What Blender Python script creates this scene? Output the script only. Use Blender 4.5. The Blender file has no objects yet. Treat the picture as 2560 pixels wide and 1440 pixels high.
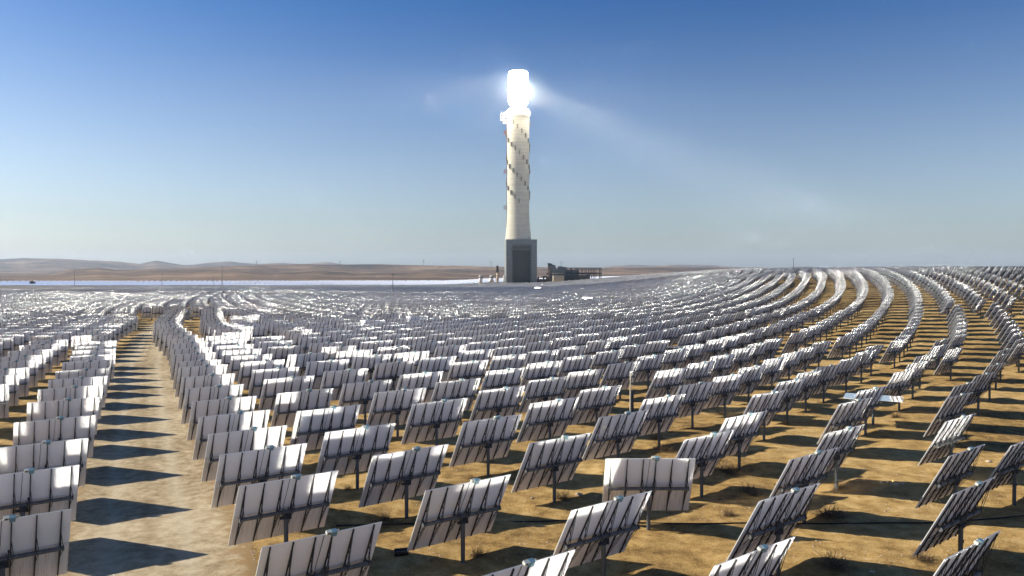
import bpy, bmesh, math, random
import numpy as np
from mathutils import Vector, Matrix
S = bpy.context.scene
COL = S.collection
R = math.radians
rng = np.random.default_rng(7)
random.seed(7)

# ------------------------------------------------------------------ camera
CAMZ = 15.05
cam_d = bpy.data.cameras.new('camera'); cam = bpy.data.objects.new('camera', cam_d); COL.objects.link(cam)
cam_d.sensor_width = 36.0; cam_d.lens = 27.38
cam_d.clip_start = 0.1; cam_d.clip_end = 60000
cam.location = (0, 0, CAMZ)
cam.rotation_euler = (R(90 - 1.30), 0, 0)
S.camera = cam

# ------------------------------------------------------------------ sky, sun, exposure
SUN_AZ, SUN_EL = -79.7, 29.7          # azimuth from +Y towards +X
w = bpy.data.worlds.new('World'); S.world = w; w.use_nodes = True
nt = w.node_tree; bg = nt.nodes['Background']
sky = nt.nodes.new('ShaderNodeTexSky'); sky.sky_type = 'NISHITA'; sky.sun_disc = False
sky.sun_elevation = R(SUN_EL); sky.sun_rotation = R(SUN_AZ)
sky.altitude = 300; sky.air_density = 1.0; sky.dust_density = 1.1; sky.ozone_density = 2.5
hs = nt.nodes.new('ShaderNodeHueSaturation'); hs.inputs['Saturation'].default_value = 1.5
gm = nt.nodes.new('ShaderNodeGamma'); gm.inputs['Gamma'].default_value = 1.25
mx = nt.nodes.new('ShaderNodeMix'); mx.data_type = 'RGBA'; mx.blend_type = 'MULTIPLY'; mx.inputs[0].default_value = 1; mx.inputs[7].default_value = (.575, .60, .63, 1)
nt.links.new(sky.outputs[0], hs.inputs['Color']); nt.links.new(hs.outputs[0], gm.inputs['Color']); nt.links.new(gm.outputs[0], mx.inputs[6])
# dust in the lower sky: greyer towards the horizon
tcw = nt.nodes.new('ShaderNodeTexCoord'); spw = nt.nodes.new('ShaderNodeSeparateXYZ'); nt.links.new(tcw.outputs['Generated'], spw.inputs[0])
mr = nt.nodes.new('ShaderNodeMapRange'); mr.interpolation_type = 'SMOOTHSTEP'; nt.links.new(spw.outputs['Z'], mr.inputs[0])
for i_, v_ in ((1, -.06), (2, .44), (3, .90), (4, 0)): mr.inputs[i_].default_value = v_
h2 = nt.nodes.new('ShaderNodeHueSaturation'); h2.inputs['Saturation'].default_value = .30; nt.links.new(mx.outputs[2], h2.inputs['Color'])
m2 = nt.nodes.new('ShaderNodeMix'); m2.data_type = 'RGBA'; m2.blend_type = 'MULTIPLY'; m2.inputs[0].default_value = 1; m2.inputs[7].default_value = (.94, .965, 1.03, 1); nt.links.new(h2.outputs[0], m2.inputs[6])
m3 = nt.nodes.new('ShaderNodeMix'); m3.data_type = 'RGBA'; nt.links.new(mr.outputs[0], m3.inputs[0]); nt.links.new(mx.outputs[2], m3.inputs[6]); nt.links.new(m2.outputs[2], m3.inputs[7])
nt.links.new(m3.outputs[2], bg.inputs[0]); bg.inputs[1].default_value = 0.061
sun_d = bpy.data.lights.new('sun', 'SUN'); sun = bpy.data.objects.new('sun', sun_d); COL.objects.link(sun)
sun_d.energy = 4.6; sun_d.angle = R(0.5); sun_d.color = (1.0, 0.93, 0.82)
SD = np.array([math.sin(R(SUN_AZ))*math.cos(R(SUN_EL)), math.cos(R(SUN_AZ))*math.cos(R(SUN_EL)), math.sin(R(SUN_EL))])
sun.location = tuple(SD*300)
sun.rotation_euler = Vector(-SD).to_track_quat('-Z', 'Y').to_euler()
S.view_settings.view_transform = 'Standard'; S.view_settings.look = 'None'
S.view_settings.exposure = 0.97; S.view_settings.gamma = 1.0
cy = S.cycles
S.render.engine = 'CYCLES'
cy.use_guiding = True; cy.use_surface_guiding = True; cy.use_volume_guiding = False
cy.guiding_training_samples = 64
cy.max_bounces = 6; cy.diffuse_bounces = 3; cy.glossy_bounces = 3; cy.volume_bounces = 1
cy.sample_clamp_indirect = 0; cy.sample_clamp_direct = 0
cy.blur_glossy = 0.0
cy.use_denoising = True; cy.denoiser = 'OPENIMAGEDENOISE'; cy.denoising_prefilter = 'ACCURATE'
cy.use_adaptive_sampling = False

# ------------------------------------------------------------------ helpers
def tag(o, label=None, cat=None, group=None, kind=None):
    if label: o['label'] = label
    if cat: o['category'] = cat
    if group: o['group'] = group
    if kind: o['kind'] = kind
    return o

def empty(name, loc, rz=0):
    o = bpy.data.objects.new(name, None); COL.objects.link(o); o.location = loc; o.rotation_euler = (0, 0, rz)
    o.empty_display_size = 0.5
    return o

class MB:
    """collects vertices and faces for one mesh"""
    def __init__(s): s.v = []; s.f = []; s.m = []
    def add(s, vs, fs, mi=0):
        b = len(s.v); s.v += [tuple(q) for q in vs]
        for f in fs: s.f.append(tuple(b+i for i in f)); s.m.append(mi)
    def box(s, c, d, mi=0, M=None):
        x, y, z = d[0]/2, d[1]/2, d[2]/2
        vs = [Vector((c[0]+i*x, c[1]+j*y, c[2]+k*z)) for i in (-1, 1) for j in (-1, 1) for k in (-1, 1)]
        if M: vs = [M @ q for q in vs]
        s.add(vs, [(0,1,3,2),(4,6,7,5),(0,4,5,1),(2,3,7,6),(0,2,6,4),(1,5,7,3)], mi)
    def bar(s, a, b, wd, th=None, n=4, mi=0, up=(0, 0, 1)):
        a, b = Vector(a), Vector(b); d = (b-a).normalized(); u = Vector(up)
        if abs(d.dot(u)) > .98: u = Vector((1, 0, 0))
        sx = d.cross(u).normalized(); sy = sx.cross(d).normalized()
        th = th or wd
        vs = []
        for p in (a, b):
            for k in range(n):
                t = 2*math.pi*(k+.5)/n
                q = 1/math.cos(math.pi/n) if n == 4 else 1
                vs.append(p + sx*(wd/2*q*math.cos(t)) + sy*(th/2*q*math.sin(t)))
        fs = [(k, (k+1) % n, n+(k+1) % n, n+k) for k in range(n)] + [tuple(range(n-1, -1, -1)), tuple(range(n, 2*n))]
        s.add(vs, fs, mi)
    def lathe(s, prof, n=24, c=(0, 0, 0), mi=0, cap=True):
        vs = [(c[0]+r*math.cos(2*math.pi*k/n), c[1]+r*math.sin(2*math.pi*k/n), c[2]+z) for r, z in prof for k in range(n)]
        fs = [(i*n+k, i*n+(k+1) % n, (i+1)*n+(k+1) % n, (i+1)*n+k) for i in range(len(prof)-1) for k in range(n)]
        if cap: fs += [tuple(range(n-1, -1, -1)), tuple((len(prof)-1)*n+k for k in range(n))]
        s.add(vs, fs, mi)
    def mesh(s, name, mats, smooth=False):
        me = bpy.data.meshes.new(name); me.from_pydata(s.v, [], s.f)
        for m in (mats if isinstance(mats, (list, tuple)) else [mats]): me.materials.append(m)
        me.polygons.foreach_set('material_index', s.m)
        if smooth: me.polygons.foreach_set('use_smooth', [True]*len(s.f))
        me.update(); return me
    def build(s, name, mats, parent=None, smooth=False, loc=None):
        o = bpy.data.objects.new(name, s.mesh(name, mats, smooth)); COL.objects.link(o)
        if parent: o.parent = parent
        if loc: o.location = loc
        return o

def nmesh(name, V, F, mats, mi=None, smooth=False):
    """fast mesh from numpy quads"""
    me = bpy.data.meshes.new(name)
    V = np.asarray(V, np.float32); F = np.asarray(F, np.int32)
    me.vertices.add(len(V)); me.vertices.foreach_set('co', V.ravel())
    k = F.shape[1]
    me.loops.add(F.size); me.loops.foreach_set('vertex_index', F.ravel())
    me.polygons.add(len(F)); me.polygons.foreach_set('loop_start', np.arange(0, F.size, k, dtype=np.int32))
    for m in (mats if isinstance(mats, (list, tuple)) else [mats]): me.materials.append(m)
    if mi is not None: me.polygons.foreach_set('material_index', np.asarray(mi, np.int32))
    if smooth: me.polygons.foreach_set('use_smooth', np.ones(len(F), bool))
    me.update(calc_edges=True); me.validate()
    return me

def link(name, me, parent=None):
    o = bpy.data.objects.new(name, me); COL.objects.link(o)
    if parent: o.parent = parent
    return o

# ------------------------------------------------------------------ materials
def mat(name, col=(.5, .5, .5), rough=.7, metal=0.0, spec=.3):
    m = bpy.data.materials.new(name); m.use_nodes = True
    b = m.node_tree.nodes['Principled BSDF']
    b.inputs['Base Color'].default_value = (*col, 1); b.inputs['Roughness'].default_value = rough
    b.inputs['Metallic'].default_value = metal; b.inputs['Specular IOR Level'].default_value = spec
    return m
class NT:
    def __init__(s, m): s.m = m; s.t = m.node_tree; s.b = s.t.nodes['Principled BSDF']
    def n(s, typ, **kw):
        o = s.t.nodes.new(typ)
        for k, v in kw.items():
            if k.startswith('i_'):
                key = k[2:].replace('_', ' '); o.inputs[key].default_value = v
            else: setattr(o, k, v)
        return o
    def l(s, a, b): s.t.links.new(a, b)
    def noise(s, vec, scale, detail=4, rough=.55, dist=0.0):
        o = s.n('ShaderNodeTexNoise'); o.inputs['Scale'].default_value = scale; o.inputs['Detail'].default_value = detail
        o.inputs['Roughness'].default_value = rough; o.inputs['Distortion'].default_value = dist
        if vec is not None: s.l(vec, o.inputs['Vector'])
        return o.outputs['Fac']
    def ramp(s, fac, stops):
        o = s.n('ShaderNodeValToRGB'); e = o.color_ramp.elements
        while len(e) < len(stops): e.new(.5)
        for el, (p, c) in zip(e, stops):
            el.position = p; el.color = (*c, 1) if len(c) == 3 else c
        s.l(fac, o.inputs[0]); return o.outputs[0]
    def mix(s, fac, a, b, typ='MIX'):
        o = s.n('ShaderNodeMix', data_type='RGBA', blend_type=typ)
        for sock, v in ((o.inputs[0], fac), (o.inputs[6], a), (o.inputs[7], b)):
            if isinstance(v, (int, float)): sock.default_value = v
            elif isinstance(v, tuple): sock.default_value = (*v, 1)
            else: s.l(v, sock)
        return o.outputs[2]
    def math(s, op, a, b=None):
        o = s.n('ShaderNodeMath', operation=op)
        for sock, v in zip(o.inputs, (a, b)):
            if v is None: continue
            if isinstance(v, (int, float)): sock.default_value = v
            else: s.l(v, sock)
        return o.outputs[0]
    def mapping(s, vec, scale):
        o = s.n('ShaderNodeMapping'); o.inputs['Scale'].default_value = scale; s.l(vec, o.inputs['Vector']); return o.outputs[0]
    def bump(s, h, strength, dist):
        o = s.n('ShaderNodeBump'); o.inputs['Strength'].default_value = strength; o.inputs['Distance'].default_value = dist
        s.l(h, o.inputs['Height']); s.l(o.outputs[0], s.b.inputs['Normal'])

M = {}
# white painted steel backs with faint dirt, brown runs and a browner tone on the lower half
m = M['back'] = mat('back_paint', (.62, .62, .62), .55, 0, .35); t = NT(m)
tc = t.n('ShaderNodeTexCoord').outputs['Object']
streak = t.noise(t.mapping(tc, (9, 1, .35)), 2.2, 5, .6)
blot = t.noise(tc, 1.3, 4, .6)
sep = t.n('ShaderNodeSeparateXYZ'); t.l(tc, sep.inputs[0])
low = t.n('ShaderNodeMapRange'); t.l(sep.outputs['Z'], low.inputs[0])
for i, v in ((1, .15), (2, -.5), (3, 0), (4, 1)): low.inputs[i].default_value = v
runs = t.math('MULTIPLY', t.ramp(streak, [(.48, (0, 0, 0)), (.66, (1, 1, 1))]), low.outputs[0])
c0 = t.mix(t.math('MULTIPLY', blot, .35), (.84, .85, .87), (.72, .72, .73))
c1 = t.mix(t.math('MULTIPLY', low.outputs[0], .35), c0, (.56, .51, .44))
c2 = t.mix(t.math('MULTIPLY', runs, .45), c1, (.30, .23, .16))
oi = t.n('ShaderNodeObjectInfo').outputs['Random']
vr = t.math('ADD', .93, t.math('MULTIPLY', oi, .12)); cc_ = t.n('ShaderNodeCombineColor'); [t.l(vr, cc_.inputs[q]) for q in range(3)]
c2 = t.mix(1.0, c2, cc_.outputs[0], 'MULTIPLY')
t.l(c2, t.b.inputs['Base Color'])
M['mirror'] = mat('mirror_glass', (.93, .93, .92), .065, .86)
M['mirror_far'] = mat('whitened_mirror_glass', (.86, .87, .86), .12, .5)  # far copy of the same mirror glass, brightness of the distant strip painted in
M['edge'] = mat('panel_edge', (.55, .57, .55), .5)
m = M['steel'] = mat('galvanised_steel', (.13, .135, .13), .55, .25); t = NT(m)
tc = t.n('ShaderNodeTexCoord').outputs['Object']
t.l(t.ramp(t.noise(tc, 6, 4), [(.3, (.085, .09, .09)), (.7, (.17, .175, .17))]), t.b.inputs['Base Color'])
M['rib'] = mat('rib_steel', (.035, .037, .04), .6, .2)
M['post'] = mat('post_steel', (.10, .115, .12), .5, .35)
M['box'] = mat('sensor_housing', (.5, .52, .46), .5)
M['teal'] = mat('sensor_cover', (.16, .27, .32), .4)
M['dark'] = mat('dark_plastic', (.02, .02, .02), .5)
M['red'] = mat('red_cable', (.35, .03, .02), .5)
M['farback'] = mat('far_back_paint', (.74, .745, .76), .6); t = NT(M['farback'])
t.l(t.ramp(t.n('ShaderNodeNewGeometry').outputs['Random Per Island'], [(0, (.60, .60, .60)), (1, (.80, .81, .82))]), t.b.inputs['Base Color'])

# desert soil
def soil(name, stops, scale=1.0, bump=.6, tint=None):
    m = mat(name, (.3, .2, .1), .95, 0, .1); t = NT(m)
    tc = t.n('ShaderNodeTexCoord').outputs['Object']
    n1 = t.noise(tc, .05*scale, 5, .6); n2 = t.noise(tc, .9*scale, 6, .65); n3 = t.noise(tc, 9*scale, 4, .7)
    n4 = t.noise(tc, 26*scale, 3, .7); f = t.math('ADD', t.math('MULTIPLY', n1, .30), t.math('ADD', t.math('MULTIPLY', n2, .34), t.math('ADD', t.math('MULTIPLY', n3, .22), t.math('MULTIPLY', n4, .14))))
    c = t.ramp(f, stops)
    peb = t.n('ShaderNodeTexVoronoi', feature='F1'); t.l(tc, peb.inputs['Vector']); peb.inputs['Scale'].default_value = 7*scale
    pm = t.ramp(peb.outputs['Distance'], [(.12, (1, 1, 1)), (.22, (0, 0, 0))])
    sel = t.ramp(t.noise(tc, 1.7*scale, 3), [(.52, (0, 0, 0)), (.62, (1, 1, 1))])
    c = t.mix(t.math('MULTIPLY', t.math('MULTIPLY', pm, sel), .5), c, (.42, .36, .27))
    t.l(c, t.b.inputs['Base Color'])
    h = t.math('ADD', t.math('MULTIPLY', n2, .5/scale**2.2), t.math('MULTIPLY', n4, .30)); h = t.math('ADD', h, t.math('ADD', t.math('MULTIPLY', n3, .35), t.math('MULTIPLY', pm, .25)))
    t.bump(h, bump, .12)
    return m
M['ground'] = soil('desert_soil', [(.42, (.13, .08, .028)), (.475, (.28, .175, .060)), (.53, (.39, .26, .095)), (.59, (.52, .37, .17))])
M['road'] = soil('road_gravel', [(.425, (.20, .145, .078)), (.5, (.37, .29, .17)), (.575, (.52, .43, .28))], 1.6, .8)
t = NT(M['road']); cl = t.b.inputs['Base Color'].links[0].from_socket
at = t.n('ShaderNodeAttribute', attribute_name='across').outputs['Fac']; tc = t.n('ShaderNodeTexCoord').outputs['Object']
wob = t.math('ADD', at, t.math('MULTIPLY', t.math('SUBTRACT', t.noise(tc, .35, 4, .6), .5), .25))
au = t.math('ABSOLUTE', wob)
trk = t.math('SUBTRACT', 1.0, t.math('MULTIPLY', t.math('ABSOLUTE', t.math('SUBTRACT', au, .36)), 7.0)); trk = t.math('MAXIMUM', trk, 0.0)
cl = t.mix(t.math('MULTIPLY', trk, .42), cl, (.56, .48, .34))
cen_ = t.ramp(t.math('MULTIPLY', t.noise(tc, .25, 4, .7), t.math('SUBTRACT', 1.0, t.math('MULTIPLY', au, 3.0))), [(.38, (0, 0, 0)), (.6, (.6, .6, .6))])
cl = t.mix(cen_, cl, (.20, .13, .06))
edge = t.math('ADD', t.math('ABSOLUTE', at), t.math('MULTIPLY', t.math('SUBTRACT', t.noise(tc, 1.3, 6, .75), .5), .9))
cl = t.mix(t.ramp(edge, [(.70, (0, 0, 0)), (.86, (1, 1, 1))]), cl, (.30, .20, .095))
t.l(cl, t.b.inputs['Base Color'])

# ------------------------------------------------------------------ terrain
def sm(x, a, b):
    t_ = np.clip((x-a)/(b-a), 0, 1); return t_*t_*(3-2*t_)
_g = rng.random((256, 256))
def vnoise(x, y):
    x = np.asarray(x, float); y = np.asarray(y, float)
    xi = np.floor(x).astype(int); yi = np.floor(y).astype(int); fx = x-xi; fy = y-yi
    fx = fx*fx*(3-2*fx); fy = fy*fy*(3-2*fy)
    a = _g[xi % 256, yi % 256]; b = _g[(xi+1) % 256, yi % 256]; c = _g[xi % 256, (yi+1) % 256]; d = _g[(xi+1) % 256, (yi+1) % 256]
    return (a*(1-fx)+b*fx)*(1-fy)+(c*(1-fx)+d*fx)*fy - .5
def fbm(x, y, f, o=4):
    s_ = 0; a = 1
    for k in range(o):
        s_ = s_ + a*vnoise(x*f+17.3*k, y*f+5.1*k); f = f*2.03; a *= .5
    return s_
def hill(x, y):
    x = np.asarray(x, float); y = np.asarray(y, float)
    return 12.6*sm(y, 85, 340)*sm(x, 5, 185)*(1-.75*sm(y, 520, 1100)) - 6.3*sm(y, 570, 860)*(1-sm(y, 880, 1280))*sm(-x, 15, 100)
ROADC = np.array([(-6, 14), (-12, 26), (-19, 40.5), (-27.5, 58), (-36.2, 76), (-47, 99), (-56, 118), (-77.7, 168), (-92, 205), (-97, 219)], float)
def road_d(x, y):
    x = np.asarray(x, float); y = np.asarray(y, float); best = np.full(x.shape, 1e9)
    for a, b in zip(ROADC[:-1], ROADC[1:]):
        d = b-a; L = d@d; t_ = np.clip(((x-a[0])*d[0]+(y-a[1])*d[1])/L, 0, 1)
        best = np.minimum(best, np.hypot(x-a[0]-t_*d[0], y-a[1]-t_*d[1]))
    return best
def bumps(x, y):
    b = .30*fbm(x, y, .08, 3) + .20*fbm(x, y, .42, 5)
    k = sm(road_d(x, y), 3.0, 6.0)
    return b*(.12+.88*k)
def gz(x, y):
    return hill(x, y) + bumps(x, y)
def gz1(x, y): return float(gz(np.array([x]), np.array([y]))[0])

def axis(segs):
    out = []
    for a, b, st in segs: out += list(np.arange(a, b, st))
    return np.array(out+[segs[-1][1]])
def grid(xs, ys, zf):
    X, Y = np.meshgrid(xs, ys, indexing='ij'); Z = zf(X, Y)
    V = np.stack([X, Y, Z], -1).reshape(-1, 3); nx, ny = len(xs), len(ys)
    i = np.arange(nx-1)[:, None]*ny+np.arange(ny-1)[None]
    F = np.stack([i, i+ny, i+ny+1, i+1], -1).reshape(-1, 4)
    return V, F
xs = axis([(-9000, -2500, 500), (-2500, -900, 100), (-900, -150, 12), (-150, -60, 1.5), (-60, 70, .35), (70, 200, 1.5), (200, 900, 12), (900, 2500, 100), (2500, 9000, 500)])
ys = axis([(-3000, -200, 200), (-200, 10, 10), (10, 90, .35), (90, 350, 1.5), (350, 1000, 12), (1000, 2500, 60), (2500, 12000, 500)])
def ground_z(X, Y):
    return gz(X, Y)
V, F = grid(xs, ys, ground_z)
fc = V[F].mean(1); far_ = ((fc[:, 1] > 1100) | (np.abs(fc[:, 0]) > 750)).astype(int)
M['hills'] = mat('hill_soil', (.3, .2, .13), .95, 0, .1)
g = link('ground', nmesh('ground', V, F, [M['ground'], M['hills']], far_, smooth=True)); tag(g, kind='structure')

# gravel road ribbon laid on the ground
def ribbon(name, pts, halfw, mt, lift, step=1.0, nx=14):
    P = [Vector((*p, 0)) for p in pts]; out = []
    for a, b in zip(P[:-1], P[1:]):
        n = max(2, int((b-a).length/step))
        out += [a.lerp(b, i/n) for i in range(n)]
    out.append(P[-1])
    A = np.array([(p.x, p.y) for p in out])
    for _ in range(12): A[1:-1] = (A[:-2]+A[2:]+2*A[1:-1])/4
    T = np.gradient(A, axis=0); T /= np.linalg.norm(T, axis=1)[:, None]; N = np.stack([T[:, 1], -T[:, 0]], 1)
    V = []; 
    for i in range(len(A)):
        for j in range(nx+1):
            u = j/nx*2-1; hw = halfw*(1+.10*float(fbm(np.array([i*.15]), np.array([j > nx/2 and 3. or 9.]), 1, 3)[0]))
            q = A[i]+N[i]*u*hw
            e = lift*(1-abs(u)**6)*1.0 + .10*math.exp(-((u-.86)/.07)**2)*(.5+float(fbm(np.array([i*.2]), np.array([3.]), 1, 3)[0])) - .03*(abs(u) > .99) - .02*math.exp(-((abs(u)-.38)/.13)**2)
            V.append((q[0], q[1], e))
    V = np.array(V); V[:, 2] += gz(V[:, 0], V[:, 1])
    n0 = len(A); i = np.arange(n0-1)[:, None]*(nx+1)+np.arange(nx)[None]
    F = np.stack([i, i+1, i+nx+2, i+nx+1], -1).reshape(-1, 4)
    me = nmesh(name, V, F, mt, smooth=True); at = me.attributes.new('across', 'FLOAT', 'POINT'); at.data.foreach_set('value', np.tile(np.arange(nx+1)/nx*2-1, len(A)).astype(np.float32))
    return link(name, me)
def pz(px, py, z=None):
    """place on the terrain (or at height z) seen at photograph pixel px, py"""
    c_, s_ = math.cos(R(1.30)), math.sin(R(1.30)); u = (720-py)/1947.; d = np.array([(px-1280)/1947., c_+u*s_, u*c_-s_])
    t_ = 20.
    for _ in range(4000):
        q = d*t_; h = gz1(q[0], q[1]) if z is None else z
        if CAMZ+q[2] <= h: break
        t_ += max(.02, (CAMZ+q[2]-h)*1.2)
    return q[0], q[1], h
rd = ribbon('dirt_road', ROADC, 5.2, M['road'], .05, .4); tag(rd, kind='structure')

# ------------------------------------------------------------------ heliostats
PW, PH, PIV = 5.2, 4.0, 2.42
TC = np.array([8.0, 793.0])
TARGET = np.array([4.7, 794.4, 206.0])
RIBX = (-2.27, -1.33, -.40, .33, 1.27, 2.22)
PY = .30                                # mirror plane in front of the torque tube
def b_panel():
    b = MB(); x, z = PW/2, PH/2; y0, y1 = PY, PY+.035
    vs = [(i*x, y, k*z) for y in (y0, y1) for i in (-1, 1) for k in (-1, 0, 1)]
    # back (faces -y): two pressed sheets, front: glass
    g_ = .011
    def sheet(za, zb): b.add([(-x, y0, za), (x, y0, za), (x, y0, zb), (-x, y0, zb)], [(0, 1, 2, 3)], 0)
    sheet(-z, -g_); sheet(g_, z)
    for za, zb in ((-z, -g_), (g_, z)): b.add([(-x, y1, za), (x, y1, za), (x, y1, zb), (-x, y1, zb)], [(3, 2, 1, 0)], 1)
    for a, c in (((-x, -z), (x, -z)), ((x, -z), (x, z)), ((x, z), (-x, z)), ((-x, z), (-x, -z))):
        b.add([(a[0], y0, a[1]), (c[0], y0, c[1]), (c[0], y1, c[1]), (a[0], y1, a[1])], [(3, 2, 1, 0)], 2)
    return b
def b_rib():
    b = MB(); z = PH/2
    b.box((0, PY-.035, 0), (.046, .07, z*2-.06))
    for s_ in (-1, 1):
        b.bar((0, .0, s_*.09), (0, PY-.06, s_*1.45), .026)
        b.bar((0, -.10, s_*.05), (0, PY-.06, s_*1.80), .022)
        b.bar((0.10, -.04, s_*.09), (0, PY-.06, s_*.85), .022)
    b.box((0, .10, 0), (.05, .30, .16))
    return b
def b_tube():
    b = MB(); b.bar((-2.36, 0, 0), (2.32, 0, 0), .20, n=12)
    b.bar((-2.40, 0, 0), (-2.36, 0, 0), .25, n=12); b.bar((2.32, 0, 0), (2.36, 0, 0), .25, n=12)
    for x in (-.16, .16): b.box((x, -.02, -.02), (.035, .30, .34))
    return b
def b_post():
    b = MB(); b.lathe([(.115, -.35), (.115, PIV-.42), (.15, PIV-.41), (.15, PIV-.36), (.11, PIV-.34)], 16)
    b.box((.0, -.13, 1.35), (.10, .03, .16))
    return b
def b_drive():
    b = MB(); b.lathe([(.14, PIV-.36), (.17, PIV-.34), (.17, PIV-.18), (.11, PIV-.13)], 16)
    b.box((0, 0, PIV-.10), (.26, .20, .10)); b.box((-.24, -.06, PIV-.27), (.22, .12, .13)); b.box((.20, -.05, PIV-.25), (.10, .16, .26))
    b.bar((.20, -.12, PIV-.35), (.24, -.16, PIV+.30), .05, n=8)
    b.bar((.24, -.16, PIV+.28), (.24, -.16, PIV+.40), .085, n=8)
    return b
def b_sensor():
    b = MB(); z = PH/2
    b.box((.14, PY+.0, z+.075), (.20, .16, .13), 0); b.box((.14, PY-.085, z+.075), (.09, .02, .06), 2)
    b.box((.36, PY-.03, z+.04), (.22, .20, .24), 1); b.box((.52, PY+.0, z+.08), (.14, .05, .10), 0)
    return b
def b_cable():
    b = MB(); pts = [(-.03, PY-.02, PH/2-.02), (-.05, PY-.03, 1.2), (-.06, PY-.02, .6), (-.09, PY-.05, .2), (-.1, .05, .02)]
    for a, c in zip(pts[:-1], pts[1:]): b.bar(a, c, .018)
    pts = [(-.1, -.02, -.1), (-.12, PY-.04, -.6), (-.14, PY-.02, -1.2)]
    for a, c in zip(pts[:-1], pts[1:]): b.bar(a, c, .014)
    return b
ME = dict(mirror_panel=b_panel().mesh('mirror_panel', [M['back'], M['mirror'], M['edge']]),
          rib=b_rib().mesh('rib', M['rib']), torque_tube=b_tube().mesh('torque_tube', M['steel']),
          post=b_post().mesh('post', M['post']), drive_unit=b_drive().mesh('drive_unit', M['rib']),
          sensor_box=b_sensor().mesh('sensor_box', [M['box'], M['teal'], M['dark']]),
          cable=b_cable().mesh('cable', M['dark']))
def make_heliostat(parts=True):
    t_ = empty('heliostat', (0, 0, 0))
    for nm in ('post', 'drive_unit'): link(nm, ME[nm], t_)
    for nm in ('mirror_panel', 'torque_tube', 'sensor_box', 'cable'): link(nm, ME[nm], t_)
    for x in RIBX: link('rib', ME['rib'], t_)
    return t_
def copy_tree(o):
    c = o.copy(); COL.objects.link(c)
    for ch in list(o.children):
        d = ch.copy(); COL.objects.link(d); d.parent = c
    return c
def pose(o, x, y, z, rz, tilt):
    o.location = (x, y, z); o.rotation_euler = (0, 0, rz)
    k = 0
    for ch in sorted(o.children, key=lambda c_: c_.name):
        b = ch.name.split('.')[0]
        if b in ('post', 'drive_unit'): continue
        ch.rotation_euler = (tilt, 0, 0); ch.location = (RIBX[k] if b == 'rib' else 0, 0, PIV)
        if b == 'rib': k += 1

# nearest instruments at measured places (x, y of the mirror centre)
MEAS = [(-26.2,41.4),(-29.9,49.1),(-33.8,57.3),(-37.5,64.8),(-40.7,71.5),(-44.0,78.6),(-47.8,86.3),(-51.5,94.0),(-54.2,100.3),(-57.4,106.6),(-60.8,113.2),(-63.8,119.6),(-49.9,72.2),(-53.4,79.2),(-56.3,85.6),(-59.9,93.2),(-62.9,99.7),(-66.0,106.5),(-69.3,114.1),(-72.3,121.3),(-22.4,33.9),(-11.9,40.4),(-6.6,47.5),(-2.7,40.2),(-10.8,53.5),(-1.9,56.8),(4.2,37.0),(2.6,50.6),(12.6,52.3),(-6.3,63.3),(22.7,39.6),(-21.1,58.4),(-18.1,52.5),(-15.2,46.7),(-24.4,65.3),(-28.0,72.6),(-8.2,32.3),(8.9,30.6),(17.6,31.1),(-0.2,28.9),(13.1,38.7),(32.3,57.5),(17.4,46.7),(22.4,54.1),(27.4,63.8),(32.2,71.2),(-10.0,82.5),(-5.8,77.5),(-5.4,91.7),(-9.6,96.6),(-13.6,102.7),(-1.4,71.6),(-1.2,84.9),(-0.8,98.0),(-5.1,104.4),(3.2,78.5),(3.3,90.8),(3.7,104.0),(7.5,84.2),(7.9,97.6),(8.2,111.0),(7.7,72.1),(12.5,91.1),(12.7,105.0),(12.8,118.9),(17.1,98.7),(17.0,112.5),(16.9,85.1),(22.0,106.2),(21.8,119.3),(12.3,65.9),(7.8,58.4),(26.9,76.5),(22.1,68.7),(17.0,58.7),(17.1,74.4),(21.8,80.3),(26.6,88.0),(31.6,95.1),(36.0,101.6),(41.1,109.6),(46.3,117.9),(21.9,92.3),(26.6,100.2),(31.3,107.2),(35.5,114.2),(40.4,122.0),(25.8,112.5),(31.0,119.6),(31.4,83.6),(35.8,89.8),(41.5,83.7),(46.7,91.0),(51.4,98.4),(60.9,111.8),(65.4,119.6),(41.4,96.8),(46.6,104.2),(51.6,112.2),(37.6,66.8),(27.1,47.8),(42.3,74.0),(48.2,80.7),(54.4,88.9),(65.8,105.1),(60.4,97.4),(-14.6,60.5),(-18.9,69.9),(-22.9,78.9),(-26.6,86.6),(-30.0,92.8),(-10.4,69.7),(-14.6,76.5),(-18.5,85.0),(-22.4,93.4),(-26.9,101.1),(-18.1,99.0),(-14.2,92.4),(3.0,64.7),(8.0,45.6),(-31.4,79.8),(-34.8,87),(-38.2,94.2),(-41.6,101.3),(-44.8,108.4),(-48.1,115.5),(-51.5,122.5),(-33.6,99.6),(-37.2,106.5),(-40.6,113.5),(-44,120.5),(-55.5,130),(-59.5,137.3),(-63.5,144.6),(-67.3,152),(-70.8,159.5),(-74.2,167),(-77.4,175),(-80.3,182.5),(-83.2,190),(-86.2,198),(-89.3,206),(-92.6,214),(-47.5,134),(-51.5,141),(-55.3,148.3),(-59,155.7),(-62.4,163.2),(-65.8,171),(-69,178.7),(-72,186.3),(-75,194),(-78,202),(-81.2,210),(-84.3,218),(-95.5,224),(-88.5,227),(-102.5,227),(35.2,75.6)]
FLAT = (35.2, 75.6); FACING = (8.0, 45.6)
pts = []
cell = {}
def ok(x, y, dmin):
    cx, cy_ = int(x//7), int(y//7)
    for i in (-1, 0, 1):
        for j in (-1, 0, 1):
            for q in cell.get((cx+i, cy_+j), ()):
                if (q[0]-x)**2+(q[1]-y)**2 < dmin*dmin: return False
    return True
def put(x, y, dmin):
    if ok(x, y, dmin):
        pts.append((x, y)); cell.setdefault((int(x//7), int(y//7)), []).append((x, y)); return True
for x, y in MEAS: put(x, y, 4.9)
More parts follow.
